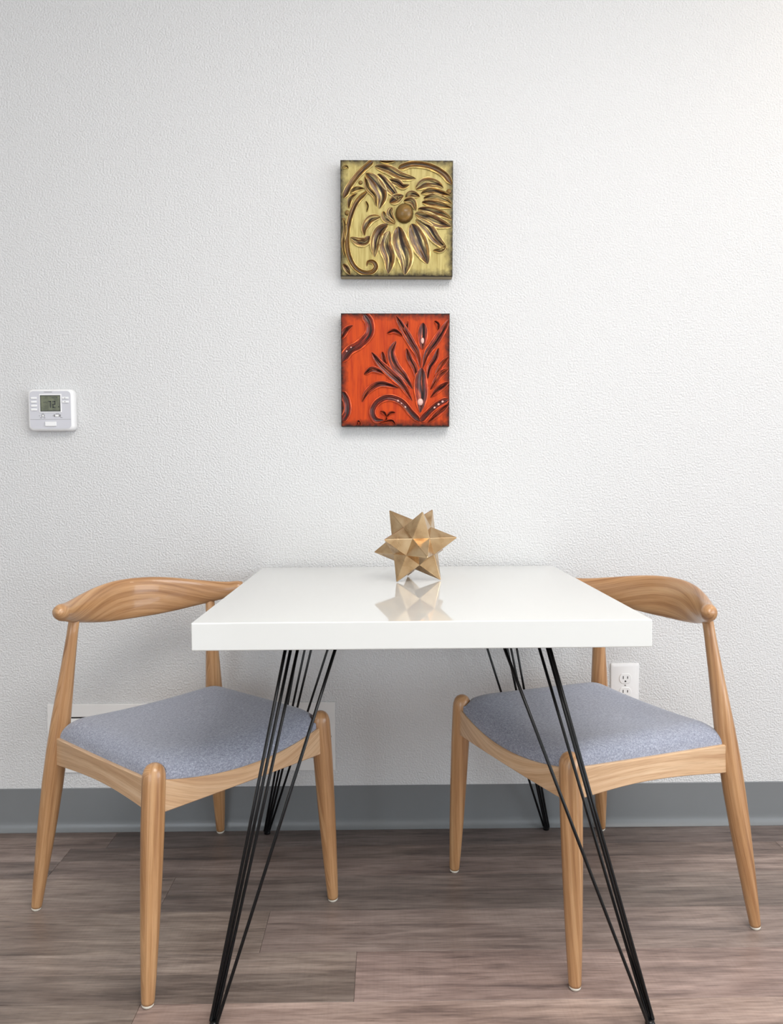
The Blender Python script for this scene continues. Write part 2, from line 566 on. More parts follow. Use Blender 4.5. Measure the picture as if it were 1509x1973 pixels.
for key, (ft, tops) in legs.items():
    xs = [t[0] for t in tops]
    ys = [t[1] for t in tops]
    ox, oy = T_XC, TY
    pl = MB()
    pl.box((min(xs) - 0.018 - ox, min(ys) - 0.018 - oy, ZT - 0.0045), (max(xs) + 0.018 - ox, max(ys) + 0.018 - oy, ZT - 0.0002), 0.0015)
    leg = pl.build('leg', M['black_steel'], table)
    R = 0.0031
    sx = 1 if 'l' in key else -1
    ends = [(-0.0065, 0.004), (-0.002, 0.0075), (0.0028, 0.0055), (0.0065, -0.004)]
    pairs = ((0, 3), (1, 2))
    for a, b in pairs:
        pts = []
        ea = (ft[0] + sx * ends[a][0], ft[1] + (ends[a][1] if key[0] == 'f' else -ends[a][1]))
        eb = (ft[0] + sx * ends[b][0], ft[1] + (ends[b][1] if key[0] == 'f' else -ends[b][1]))
        A = Vector((tops[a][0] - ox, tops[a][1] - oy, ZT - 0.003))
        B = Vector((tops[b][0] - ox, tops[b][1] - oy, ZT - 0.003))
        fa = Vector((ea[0] - ox, ea[1] - oy, R + 0.006))
        fb = Vector((eb[0] - ox, eb[1] - oy, R + 0.006))
        mid = (fa + fb) / 2
        # each hairpin is a bent bar: two rods joined by a tight bend on the floor
        for P, q in ((A, fa), (B, fb)):
            low = (mid + (q - mid) * 0.45)
            low.z = R + 0.0012
            end = mid.copy()
            end.z = R
            MB().tube([P, P.lerp(q, 0.5), P.lerp(q, 0.96), q, low, end], R, 10).build('rod', M['black_steel'], leg, True)
    # small weld plug that ties the rods together at the foot
    MB().tube([(ft[0] - ox, ft[1] - oy, 0.0), (ft[0] - ox, ft[1] - oy, 0.004), (ft[0] - ox, ft[1] - oy, 0.010)], [0.0085, 0.009, 0.0065], 12).build('foot', M['black_steel'], leg, True)

# ------------------------------------------------------------------ chairs
cA, cB, cC, cE, cC2, cE2, cZF, cA2, cB2, cZR = 0.2512, 0.274, 0.2367, 0.2067, 0.2077, 0.1994, 0.4572, 0.1786, 0.1949, 0.6772
# lateral = local x, forward = local y


def lerp3(a, b, t):
    return tuple(a[i] + (b[i] - a[i]) * t for i in range(3))


def sm(xs, ys, x):
    """smooth interpolation through a table (Catmull-Rom)"""
    if x <= xs[0]:
        return ys[0]
    if x >= xs[-1]:
        return ys[-1]
    i = max(j for j in range(len(xs) - 1) if xs[j] <= x)
    t = (x - xs[i]) / (xs[i + 1] - xs[i])
    d = lambda j: (ys[min(j + 1, len(xs) - 1)] - ys[max(j - 1, 0)]) / (xs[min(j + 1, len(xs) - 1)] - xs[max(j - 1, 0)])
    h = xs[i + 1] - xs[i]
    m0, m1 = d(i) * h, d(i + 1) * h
    return (2 * t ** 3 - 3 * t ** 2 + 1) * ys[i] + (t ** 3 - 2 * t ** 2 + t) * m0 + (-2 * t ** 3 + 3 * t ** 2) * ys[i + 1] + (t ** 3 - t ** 2) * m1


def make_chair(label, loc, rz):
    ch = empty('dining_chair', loc, label, 'chair', 'oak dining chairs at the white table', rz)
    for s in (-1, 1):
        # front leg
        a, b = (s * cC, cE, 0.0), (s * cC2, cE2, cZF)
        zs = [0.007, 0.012, 0.06, 0.14, 0.24, 0.34, 0.42, 0.436, 0.446, 0.4525, 0.4565, 0.4572]
        rs = [0.0118, 0.0126, 0.0148, 0.0177, 0.0203, 0.0221, 0.0222, 0.0216, 0.0188, 0.0142, 0.0075, 0.001]
        lg = MB().tube([lerp3(a, b, z / cZF) for z in zs], rs, 24).build('front_leg', M['oak'], ch, True)
        gl = MB().tube([lerp3(a, b, 0.0), lerp3(a, b, 0.003 / cZF), lerp3(a, b, 0.0068 / cZF), lerp3(a, b, 0.0085 / cZF)], [0.0085, 0.0112, 0.0118, 0.0105], 16).build('glide', M['glide'], lg, True)
        gl['label'] = 'white plastic foot glide'
        # rear leg runs on up as the back post
        a, b = (s * cA, -cB, 0.0), (s * cA2, -cB2, cZR)
        zs = [0.007, 0.012, 0.06, 0.14, 0.22, 0.30, 0.38, 0.44, 0.50, 0.57, 0.64, 0.70]
        rs = [0.0112, 0.0118, 0.0143, 0.0180, 0.0213, 0.0232, 0.0232, 0.0215, 0.0186, 0.0150, 0.0122, 0.0112]
        lg = MB().tube([lerp3(a, b, z / cZR) for z in zs], rs, 24).build('rear_leg', M['oak'], ch, True)
        gl = MB().tube([lerp3(a, b, 0.0), lerp3(a, b, 0.003 / cZR), lerp3(a, b, 0.0068 / cZR), lerp3(a, b, 0.0085 / cZR)], [0.0085, 0.0106, 0.0112, 0.0100], 16).build('glide', M['glide'], lg, True)
        gl['label'] = 'white plastic foot glide'
        # side rail with arched underside
        rings = []
        for i in range(15):
            t = i / 14
            zt = 0.409 + (0.428 - 0.409) * t
            zb = 0.345 + (0.362 - 0.345) * t + 0.016 * math.sin(PI * t ** 1.15)
            y = -0.228 + (0.2015 + 0.228) * t
            xo = s * (0.2200 - 0.0005 * t + 0.004 * math.sin(PI * t))
            xi = xo - s * 0.024
            e = 0.002
            rings.append([(xo, y, zb + e), (xo, y, zt - e), (xo - s * e, y, zt), (xi + s * e, y, zt), (xi, y, zt - e), (xi, y, zb + e), (xi + s * e, y, zb), (xo - s * e, y, zb)])
        auto_smooth(MB().loft(rings).build('side_rail', M['oak_pale'], ch), 35)
    for nm, yo, half, z0, z1, dip, arch in (('front_rail', 0.2130, 0.205, 0.362, 0.427, 0.027, 0.004), ('back_rail', -0.2300, 0.200, 0.346, 0.409, 0.0, 0.012)):
        rings = []
        for i in range(21):
            u = -1 + 2 * i / 20
            k = (1 - u * u)
            zt = z1 - dip * k
            zb = z0 + arch * k
            x = u * half
            y = yo + (0.010 * k if yo > 0 else 0)
            d = 0.024
            ya, yb = (y - d, y) if yo > 0 else (y, y + d)
            e = 0.002
            rings.append([(x, ya, zb + e), (x, ya, zt - e), (x, ya + e, zt), (x, yb - e, zt), (x, yb, zt - e), (x, yb, zb + e), (x, yb - e, zb), (x, ya + e, zb)])
        auto_smooth(MB().loft(rings).build(nm, M['oak_pale'], ch), 35)
    # upholstered saddle seat
    NU, NV = 56, 56
    v, uv, f = [], [], []
    for j in range(NV + 1):
        for i in range(NU + 1):
            # denser sampling near edges
            a = -math.cos(PI * i / NU)
            bq = (1 - math.cos(PI * j / NV)) / 2
            hwid = 0.2140
            yback = -0.222
            yfront = 0.2060 + 0.013 * (1 - a * a)
            x = a * hwid * (1 + 0.008 * math.sin(PI * bq))
            y = yback + (yfront - yback) * bq
            side_t = 0.409 + 0.019 * bq
            # rail height under the pad, around the rim
            zr = side_t - 0.027 * (1 - a * a) * bq ** 3
            dx = hwid - abs(x)
            df = yfront - y
            db = y - yback
            # smooth distance to the rim
            ex = min(1, dx / 0.060)
            ef = min(1, df / 0.085)
            eb = min(1, db / 0.055)
            rnd = lambda t: max(0.0, 1 - (1 - max(0.0, t)) ** 2.3) ** (1 / 2.0)
            k = rnd(ex) * rnd(ef) * rnd(eb)
            crown = 0.044 - 0.002 * bq
            sag = 0.012 * (1 - a * a) * math.sin(PI * min(1, 0.25 + bq * 0.75))
            z = zr + 0.001 + (crown - sag) * k
            # notch round the front leg tops
            for s in (-1, 1):
                lx, ly = s * 0.2092, 0.1998
                qx, qy = x - lx, y - ly
                q = math.hypot(qx, qy)
                if q < 0.0245:
                    if q < 1e-4:
                        qx, qy, q = -s * 0.7, -0.7, 1.0
                    # push inwards, towards the pad
                    ang = math.atan2(qy, qx)
                    x, y = lx + math.cos(ang) * 0.0245, ly + math.sin(ang) * 0.0245
                    if abs(x) > hwid or y > yfront:
                        x = max(-hwid, min(hwid, x))
                        y = min(y, yfront)
            v.append((x, y, z))
            uv.append((x, y))
    for j in range(NV):
        for i in range(NU):
            p = j * (NU + 1) + i
            f.append((p, p + 1, p + NU + 2, p + NU + 1))
    mb = MB().add(v, f, uv)
    # skirt + underside
    rim = [i for i in range(NU + 1)] + [j * (NU + 1) + NU for j in range(1, NV + 1)] + [NV * (NU + 1) + i for i in range(NU - 1, -1, -1)] + [j * (NU + 1) for j in range(NV - 1, 0, -1)]
    base = len(mb.v)
    mb.add([(mb.v[i][0], mb.v[i][1], mb.v[i][2] - 0.014) for i in rim], [], [mb.uv[i] for i in rim])
    L = len(rim)
    for q in range(L):
        q2 = (q + 1) % L
        mb.f.append((rim[q2], rim[q], base + q, base + q2))
    mb.f.append(tuple(base + q for q in range(L)))
    seat = mb.build('seat_cushion', M['fabric'], ch)
    auto_smooth(seat, 60)
    # curved back rail with rounded ends
    ss = [0.0, 0.05, 0.10, 0.15, 0.20, 0.24]
    top = [0.744, 0.7425, 0.737, 0.729, 0.7225, 0.7225]
    bot = [0.645, 0.646, 0.6515, 0.662, 0.676, 0.692]
    thk = [0.0125, 0.0125, 0.0130, 0.0140, 0.0150, 0.0155]
    rings = []
    K = 24
    svals = [-0.2445 + 0.489 * i / 64 for i in range(65)]
    for sv in svals:
        a = abs(sv)
        if a > 0.2315:
            tt_ = min(1.0, (a - 0.2315) / 0.0130)
            sc = math.sqrt(max(0.0016, 1 - tt_ * tt_))
        else:
            sc = 1.0
        aa = min(a, 0.24)
        zt, zb, th = sm(ss, top, aa), sm(ss, bot, aa), sm(ss, thk, aa)
        # swell into a knob at the ends
        kn = 1 + 0.10 * math.exp(-((a - 0.231) / 0.010) ** 2)
        zc, hh = (zt + zb) / 2, (zt - zb) / 2 * sc * kn
        th *= sc * kn
        yc = -0.262 + 2.27 * sv * sv
        dy = 4.54 * sv
        nx, ny = dy / math.hypot(1, dy), -1 / math.hypot(1, dy)   # outward (back) normal in plan
        flat = max(0.0, 1 - a / 0.2)
        ring = []
        for q in range(K):
            t = 2 * PI * q / K
            cx, cz = math.cos(t), math.sin(t)
            ex = 2.0 + 0.6 * flat
            px = math.copysign(abs(cx) ** (2 / ex), cx) * th
            pz = math.copysign(abs(cz) ** (2 / ex), cz) * hh
            lean = pz * 0.12 * flat
            off = px + lean
            ring.append((sv + nx * off, yc + ny * off, zc + pz))
        rings.append(ring)
    rail = MB().loft(rings).build('backrest', M['oak'], ch, True)
    return ch


make_chair('oak chair left of the table, its rounded back rail to the far left', (-0.4415, -0.3906, 0), -0.7581 - PI / 2)
make_chair('oak chair right of the table, turned to face left', (0.4535, -0.3699, 0), 3.5645 - PI / 2)

# ------------------------------------------------------------------ star ornament on the table
star = empty('star_ornament', (0.0711, -0.2711, T_H), 'champagne gold metal star ornament with pointed spikes on the white table', 'ornament')
ph = (1 + 5 ** 0.5) / 2
V = []
for i in (-1, 1):
    for j in (-1, 1):
        V += [(0, i, j * ph), (i, j * ph, 0), (j * ph, 0, i)]
V = np.array(V) / math.sqrt(1 + ph * ph)
import itertools
tri = next(t for t in itertools.combinations(range(12), 3) if all(np.linalg.norm(V[a] - V[b]) < 1.1 for a, b in itertools.combinations(t, 2)))
nn = V[list(tri)].mean(0)
nn /= np.linalg.norm(nn)
e1 = V[tri[0]] - nn * np.dot(V[tri[0]], nn)
e1 /= np.linalg.norm(e1)
e2 = np.cross(nn, e1)
B = V @ np.stack([e1, e2, nn], 1)
ca, sa = math.cos(math.radians(44.19)), math.sin(math.radians(44.19))
B = B @ np.array([[ca, -sa, 0], [sa, ca, 0], [0, 0, 1]]).T * 0.1062
B[:, 2] -= B[:, 2].min()
ctr = B.mean(0)
for i in range(12):
    ax = B[i] - ctr
    axn = ax / np.linalg.norm(ax)
    nb = [j for j in range(12) if j != i and np.linalg.norm(B[j] - B[i]) < 0.1062 * 1.1]
    # inner pentagon corners: intersections of pentagram edges round this vertex
    rr_ = []
    far = 1 / ph ** 2
    mids = []
    for a, b in itertools.combinations(nb, 2):
        if np.linalg.norm(B[a] - B[b]) < 0.1062 * 1.1:
            # face a,b,i : its stellation valley point lies under the face centre
            fcn = (B[i] + B[a] + B[b]) / 3 - ctr
            mids.append(fcn)
    # dodecahedron vertices of the core
    core = []
    edge = np.linalg.norm(B[nb[0]] - B[i])
    for fcn in mids:
        d = fcn / np.linalg.norm(fcn)
        # core vertex radius for a small stellated dodecahedron with spike radius R
        core.append(d)
    R = np.linalg.norm(ax)
    # plane of the pentagram opposite: core face plane distance = R/sqrt5
    hgt = R / math.sqrt(5)
    pts = [d * (hgt / np.dot(d, axn)) for d in core]
    u = np.cross(axn, [0.3, 0.5, 0.8])
    u /= np.linalg.norm(u)
    w_ = np.cross(axn, u)
    pts.sort(key=lambda p: math.atan2(np.dot(p, w_), np.dot(p, u)))
    import bmesh
    bm = bmesh.new()
    tip = bm.verts.new(B[i])
    bv = [bm.verts.new(p + ctr) for p in pts]
    cv = bm.verts.new(ctr)
    for q in range(5):
        bm.faces.new((tip, bv[q], bv[(q + 1) % 5]))
        bm.faces.new((cv, bv[(q + 1) % 5], bv[q]))
    bmesh.ops.recalc_face_normals(bm, faces=list(bm.faces))
    ridge = [e for e in bm.edges if tip in e.verts]
    bmesh.ops.bevel(bm, geom=ridge, offset=0.0011, segments=2, profile=0.5, affect='EDGES')
    me = bpy.data.meshes.new('spike')
    bm.to_mesh(me)
    bm.free()
    link('spike', me, M['champagne'], star)
star['label'] = 'champagne gold metal star ornament with pointed spikes on the white table'


# ------------------------------------------------------------------ wall art
def art(name, label, cx, zc, wd, ht, dep, rot, face, edge, bottom, px, strokes, cols, hgt):
    """px maps crop pixels to panel: (x0, x1, y0, y1)"""
    t = empty(name, (cx, 0, zc), label, 'wall art', 'square relief wall panels')
    t.rotation_euler = (0, rot, 0)
    hw, hh = wd / 2, ht / 2
    board = MB().box((-hw, -dep, -hh), (hw, -0.0005, hh), 0.0012).build('board', edge, t)
    if bottom is not None:
        MB().box((-hw + 0.001, -dep + 0.004, -hh - 0.0006), (hw - 0.001, -0.006, -hh + 0.0005)).build('bottom_edge', bottom, board)
    # painted face, a thin slab whose rim is slightly pulled back
    fx, fz = hw - 0.0008, hh - 0.0008
    mb = MB()
    mb.box((-fx, -dep - 0.0012, -fz), (fx, -dep + 0.0008, fz), 0.0008)
    mb.build('face', face, t)
    y0 = -dep - 0.0011
    x0, x1, ya, yb = px
    U = lambda x, y: (-hw + (x - x0) / (x1 - x0) * wd, hh - (y - ya) / (yb - ya) * ht)
    sc = wd / (x1 - x0)
    rng = random.Random(3)
    for st in strokes:
        kind, pts, wid = st[0], st[1], st[2]
        style = st[3] if len(st) > 3 else 'leaf'
        if style == 'bead':
            (bx, bz), r = U(*pts[0]), wid * sc
            mbb = MB()
            rings = []
            for q in range(5):
                ph_ = q / 4 * PI / 2
                rings.append([(bx + math.cos(a) * r * math.cos(ph_), y0 - 0.8 * r * math.sin(ph_), bz + math.sin(a) * r * math.cos(ph_) * (st[4] if len(st) > 4 else 1.0)) for a in [2 * PI * k / 14 for k in range(14)]])
            rings[-1] = [(bx + math.cos(a) * r * 0.03, y0 - 0.8 * r, bz + math.sin(a) * r * 0.03) for a in [2 * PI * k / 14 for k in range(14)]]
            mbb.loft(rings, cap=True)
            lo, hi = cols['bead']
            mbb.c = [lo if k < 28 else hi for k in range(len(mbb.v))]
            o = mbb.build(kind, M['relief'], t, True)
            continue
        # dense spine
        P = [U(*p) for p in pts]
        L = [0]
        for a, b in zip(P, P[1:]):
            L.append(L[-1] + math.hypot(b[0] - a[0], b[1] - a[1]))
        NS = max(14, int(L[-1] / 0.004))
        PR0 = [-1, -0.9, -0.78, -0.64, -0.35, 0, 0.35, 0.64, 0.78, 0.9, 1]
        if style == 'stem':
            HT0 = [0, 0.7, 1.0, 0.85, 0.45, 0.30, 0.45, 0.85, 1.0, 0.7, 0]
        else:
            HT0 = [0, 0.75, 1.0, 0.85, 0.70, 0.12, 0.72, 0.9, 1.0, 0.75, 0]
        PR = [-1, -0.92, -0.84, -0.74, -0.62, -0.5, -0.38, -0.26, -0.12, 0, 0.12, 0.26, 0.38, 0.5, 0.62, 0.74, 0.84, 0.92, 1]
        HT = [sm(PR0, HT0, q) for q in PR]
        # each brush line along the stroke has its own worn-through stretches
        ph_ = [(rng.uniform(0, 6.3), rng.uniform(0, 6.3), rng.uniform(3, 6), rng.uniform(7, 15), rng.uniform(-0.5, 0.35)) for _ in PR]
        v, uv, c, f = [], [], [], []
        sp = []
        for i in range(NS + 1):
            s_ = L[-1] * i / NS
            sp.append((sm(L, [p[0] for p in P], s_), sm(L, [p[1] for p in P], s_)))
        for i in range(NS + 1):
            tau = i / NS
            a, b = sp[max(i - 1, 0)], sp[min(i + 1, NS)]
            d = math.hypot(b[0] - a[0], b[1] - a[1]) or 1
            nx, nz = -(b[1] - a[1]) / d, (b[0] - a[0]) / d
            if style == 'stem':
                wv = min(1, tau / 0.06, (1 - tau) / 0.10) ** 0.6
            elif style == 'taper':
                wv = (1 - tau) ** 0.55 * min(1, tau / 0.05 + 0.3)
            else:
                wv = math.sin(PI * min(1, max(0, tau)) ** 0.85) ** 0.62
            wv = max(0.03, wv) * wid * sc / 2
            lv = min(1, wv / (wid * sc / 2) * 1.6)
            nz1 = rng.uniform(-0.12, 0.12)
            for t_, h_ in zip(PR, HT):
                x, z = sp[i][0] + nx * wv * t_, sp[i][1] + nz * wv * t_
                x = max(-hw + 0.0025, min(hw - 0.0025, x))
                z = max(-hh + 0.0025, min(hh - 0.0025, z))
                v.append((x, y0 - h_ * hgt * lv, z))
                uv.append((s_ if False else L[-1] * tau * 30, t_ * 1.0))
                at = abs(t_)
                pa, pb, fa_, fb_, off_ = ph_[len(c) % len(PR)]
                worn = 0.6 * math.sin(fa_ * tau + pa) + 0.4 * math.sin(fb_ * tau + pb) + off_
                worn = max(0.0, min(1.0, worn * 0.9))
                mx = lambda a_, b_, k_: tuple(a_[q] + (b_[q] - a_[q]) * k_ for q in range(3))
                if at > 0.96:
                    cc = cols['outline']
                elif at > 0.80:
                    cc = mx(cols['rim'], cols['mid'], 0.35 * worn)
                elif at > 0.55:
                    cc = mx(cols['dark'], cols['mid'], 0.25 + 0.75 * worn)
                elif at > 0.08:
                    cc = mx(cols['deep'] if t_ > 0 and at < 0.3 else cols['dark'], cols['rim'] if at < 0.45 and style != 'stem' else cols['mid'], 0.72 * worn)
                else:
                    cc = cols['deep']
                c.append(cc)
        k = len(PR)
        for i in range(NS):
            for q in range(k - 1):
                f.append((i * k + q, i * k + q + 1, (i + 1) * k + q + 1, (i + 1) * k + q))
        mbb = MB().add(v, f, uv, c)
        o = mbb.build(kind, M['relief'], t)
        auto_smooth(o, 70)
        # faces must look at the room
        me = o.data
        if sum(p.normal.y for p in me.polygons) > 0:
            me.flip_normals()
    return t


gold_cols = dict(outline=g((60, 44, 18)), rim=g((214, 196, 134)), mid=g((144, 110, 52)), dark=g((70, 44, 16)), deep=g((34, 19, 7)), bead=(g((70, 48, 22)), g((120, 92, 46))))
gold_strokes = [
    ('stem', [(545, 140), (430, 245), (340, 360), (285, 470)], 62, 'stem'),
    ('stem', [(505, 400), (405, 500), (345, 640), (318, 800), (328, 960), (380, 1075), (455, 1128), (535, 1125), (572, 1080), (548, 1035), (500, 1035), (490, 1075)], 52, 'stem'),
    ('stem', [(765, 205), (890, 168), (1040, 185), (1165, 250), (1245, 345)], 66, 'stem'),
    ('leaf', [(280, 640), (300, 740), (280, 880), (300, 1000)], 40),
    ('leaf', [(280, 1050), (310, 1090), (345, 1150)], 60),
    ('leaf', [(275, 205), (310, 190), (330, 205)], 30),
    ('leaf', [(600, 145), (680, 150), (745, 140)], 26),
    ('leaf', [(340, 425), (390, 388), (470, 382)], 48),
    ('leaf', [(330, 560), (345, 480), (410, 420)], 46),
    ('leaf', [(480, 490), (500, 540), (490, 590)], 22),
    ('petal', [(885, 690), (930, 800), (985, 930), (1032, 1048)], 177),
    ('petal', [(920, 655), (1030, 725), (1105, 830), (1205, 918)], 112),
    ('petal', [(1195, 880), (1150, 925), (1075, 930)], 51),
    ('petal', [(768, 715), (785, 850), (835, 1000), (828, 1148)], 177),
    ('petal', [(690, 755), (655, 870), (690, 1000), (680, 1138)], 141),
    ('petal', [(675, 695), (600, 765), (565, 870), (560, 990)], 118),
    ('petal', [(612, 630), (525, 655), (470, 735), (470, 800)], 84),
    ('petal', [(515, 800), (480, 850), (420, 855), (342, 815)], 94),
    ('petal', [(915, 600), (1030, 640), (1140, 690), (1240, 715)], 123),
    ('petal', [(940, 560), (1060, 575), (1160, 605), (1245, 655)], 82),
    ('petal', [(975, 500), (1090, 515), (1180, 535), (1245, 550)], 73),
    ('petal', [(990, 465), (1090, 455), (1180, 480), (1245, 515)], 73),
    ('petal', [(965, 425), (1060, 400), (1150, 420), (1235, 440)], 68),
    ('petal', [(920, 385), (1010, 330), (1100, 340), (1168, 375)], 108),
    ('leaf', [(480, 245), (560, 320), (625, 440), (598, 562)], 130),
    ('leaf', [(475, 270), (500, 380), (560, 450), (575, 540)], 56),
    ('leaf', [(585, 250), (650, 330), (720, 410), (770, 480)], 100),
    ('leaf', [(560, 185), (680, 215), (800, 275), (925, 292)], 96),
    ('leaf', [(680, 305), (760, 330), (810, 365), (868, 345)], 74),
    ('petal', [(690, 505), (740, 478), (815, 440)], 99),
    ('petal', [(830, 455), (885, 430), (960, 450)], 73),
    ('petal', [(815, 490), (890, 495), (925, 575)], 75),
    ('petal', [(635, 580), (650, 640), (740, 695)], 73),
    ('petal', [(715, 545), (690, 600), (740, 690)], 73),
    ('bud', [(822, 600), (840, 600)], 82, 'bead', 1.08),
    ('petal', [(790, 530), (810, 600), (838, 690)], 34, 'leaf'),
    ('bead', [(435, 328)], 19, 'bead'), ('bead', [(318, 597)], 24, 'bead'), ('bead', [(286, 655)], 15, 'bead'), ('bead', [(1215, 405)], 24, 'bead'),
]
art('relief_panel', 'gold square wall panel with embossed daisy, hung above the red one', 0.0358, 1.683, 0.301, 0.305, 0.034, math.radians(0.45),
    M['gold_face'], M['art_edge'], M['gold_edge'], (257, 1252, 127, 1158), gold_strokes, gold_cols, 0.0055)

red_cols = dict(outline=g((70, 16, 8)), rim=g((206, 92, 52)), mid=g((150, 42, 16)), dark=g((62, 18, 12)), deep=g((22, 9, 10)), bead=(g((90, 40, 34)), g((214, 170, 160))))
red_strokes = [
    ('scroll', [(455, 112), (512, 190), (510, 290), (420, 385), (330, 440), (262, 540)], 92, 'stem'),
    ('leaf', [(262, 340), (300, 260), (365, 215)], 62),
    ('scroll', [(262, 800), (308, 880), (312, 980), (262, 1065)], 74, 'stem'),
    ('leaf', [(400, 1098), (412, 1060), (435, 1098)], 30),
    ('leaf', [(530, 450), (600, 545), (700, 640), (800, 735), (895, 880)], 84),
    ('leaf', [(625, 445), (640, 510), (668, 570)], 50),
    ('leaf', [(462, 648), (540, 600), (650, 645)], 60),
    ('leaf', [(748, 352), (705, 450), (740, 570), (820, 665), (898, 775)], 96),
    ('leaf', [(840, 415), (870, 510), (915, 590), (932, 700)], 68),
    ('leaf', [(745, 130), (810, 240), (880, 360), (940, 465), (968, 590)], 82),
    ('leaf', [(852, 175), (840, 240), (852, 300)], 44),
    ('leaf', [(668, 285), (735, 262), (810, 310)], 48),
    ('leaf', [(442, 890), (500, 790), (610, 730), (775, 765)], 66),
    ('scroll', [(965, 1062), (885, 985), (800, 890), (690, 850), (590, 885), (537, 970), (565, 1045), (640, 1050)], 66, 'stem'),
    ('leaf', [(606, 972), (640, 985), (665, 1020)], 34), ('leaf', [(742, 982), (700, 985), (665, 1020)], 34), ('leaf', [(665, 1020), (660, 1045), (640, 1060)], 22),
    ('leaf', [(745, 1090), (710, 1055), (600, 1078)], 30),
    ('leaf', [(1222, 160), (1160, 265), (1090, 370), (1025, 460), (985, 595)], 82),
    ('leaf', [(1090, 175), (1125, 210), (1125, 260)], 40),
    ('leaf', [(1130, 410), (1095, 510), (1045, 590), (1030, 690)], 64),
    ('leaf', [(1222, 485), (1150, 570), (1085, 690)], 56),
    ('leaf', [(1222, 590), (1140, 650), (1055, 780)], 62),
    ('leaf', [(1222, 710), (1130, 775), (1055, 850)], 62),
    ('scroll', [(965, 1062), (1045, 975), (1130, 905), (1222, 862)], 66, 'stem'),
    ('leaf', [(1222, 905), (1130, 985), (1030, 1075)], 60),
    ('vase', [(978, 585), (970, 700), (975, 840), (965, 985)], 140),
    ('bud', [(990, 190), (985, 310), (982, 430)], 104),
    ('bead', [(985, 350)], 20, 'bead', 1.6), ('bead', [(965, 890)], 32, 'bead', 1.2),
] + [('bead', [p], 13, 'bead') for p in ((765, 880), (795, 905), (830, 935), (1165, 885), (1130, 910), (1095, 940), (345, 405), (305, 440))]
art('relief_panel', 'red orange square wall panel with embossed leaves and scrolls, below the gold one', 0.0298, 1.2805, 0.2935, 0.3035, 0.034, math.radians(0.35),
    M['red_face'], M['art_edge'], None, (257, 1228, 108, 1106), red_strokes, red_cols, 0.0055)

# ------------------------------------------------------------------ thermostat
TW, TH_, TD = 0.1184, 0.1090, 0.026
th = empty('thermostat', (-0.906, 0, 1.1793), 'white digital wall thermostat with grey screen reading 72', 'thermostat')


def rrect(hw, hh, r, k=7):
    out = []
    for cx, cz, a0 in ((hw - r, hh - r, 0), (-hw + r, hh - r, 90), (-hw + r, -hh + r, 180), (hw - r, -hh + r, 270)):
        for i in range(k):
            a = math.radians(a0 + 90 * i / (k - 1))
            out.append((cx + math.cos(a) * r, cz + math.sin(a) * r))
    return out


rings = []
for ins, y in ((0.0015, -0.0005), (0.0, -0.003), (0.0, -0.017), (0.0012, -0.0225), (0.0040, -0.0252), (0.0065, -TD)):
    rings.append([(x, y, z) for x, z in rrect(TW / 2 + 0.003 - ins, TH_ / 2 + 0.002 - ins, 0.013 - ins * 0.5)])
auto_smooth(MB().loft(rings).build('housing', M['white_plastic'], th), 50)
fu = lambda u: -TW / 2 + u * TW
fv = lambda q: TH_ / 2 - q * TH_
fp = MB().loft([[(x, y, z) for x, z in rrect(TW / 2 - 0.004, TH_ / 2 - 0.004, 0.010)] for y in (-TD + 0.001, -TD - 0.0006)]).build('front_plate', M['grey_plastic'], th)


def fbox(name, u0, u1, v0, v1, d0, d1, m_, parent, bev=0.0):
    return MB().box((fu(u0), -TD - d1, fv(v1)), (fu(u1), -TD - d0, fv(v0)), bev).build(name, m_, parent)


sc_ = fbox('screen_bezel', 0.256, 0.762, 0.107, 0.566, 0.0002, 0.0022, M['white_plastic'], th, 0.0006)
fbox('lcd_border', 0.279, 0.738, 0.138, 0.541, 0.0018, 0.0026, M['lcd_edge'], sc_)
fbox('lcd', 0.296, 0.724, 0.158, 0.522, 0.0024, 0.0029, M['lcd'], sc_)
# seven-segment digits 7 and 2, a colon-like tick on the left
dg = MB()


def seg(u0, v0, u1, v1):
    dg.box((fu(u0), -TD - 0.0033, fv(v1)), (fu(u1), -TD - 0.0028, fv(v0)))


def digit(u, v, segs, w_=0.065, h_=0.165, t=0.021):
    m_ = h_ / 2
    D = {'a': (u, v, u + w_, v + t), 'b': (u + w_ - t, v, u + w_, v + m_), 'c': (u + w_ - t, v + m_, u + w_, v + h_), 'd': (u, v + h_ - t, u + w_, v + h_),
         'e': (u, v + m_, u + t, v + h_), 'f': (u, v, u + t, v + m_), 'g': (u, v + m_ - t / 2, u + w_, v + m_ + t / 2)}
    for s_ in segs:
        seg(*D[s_])


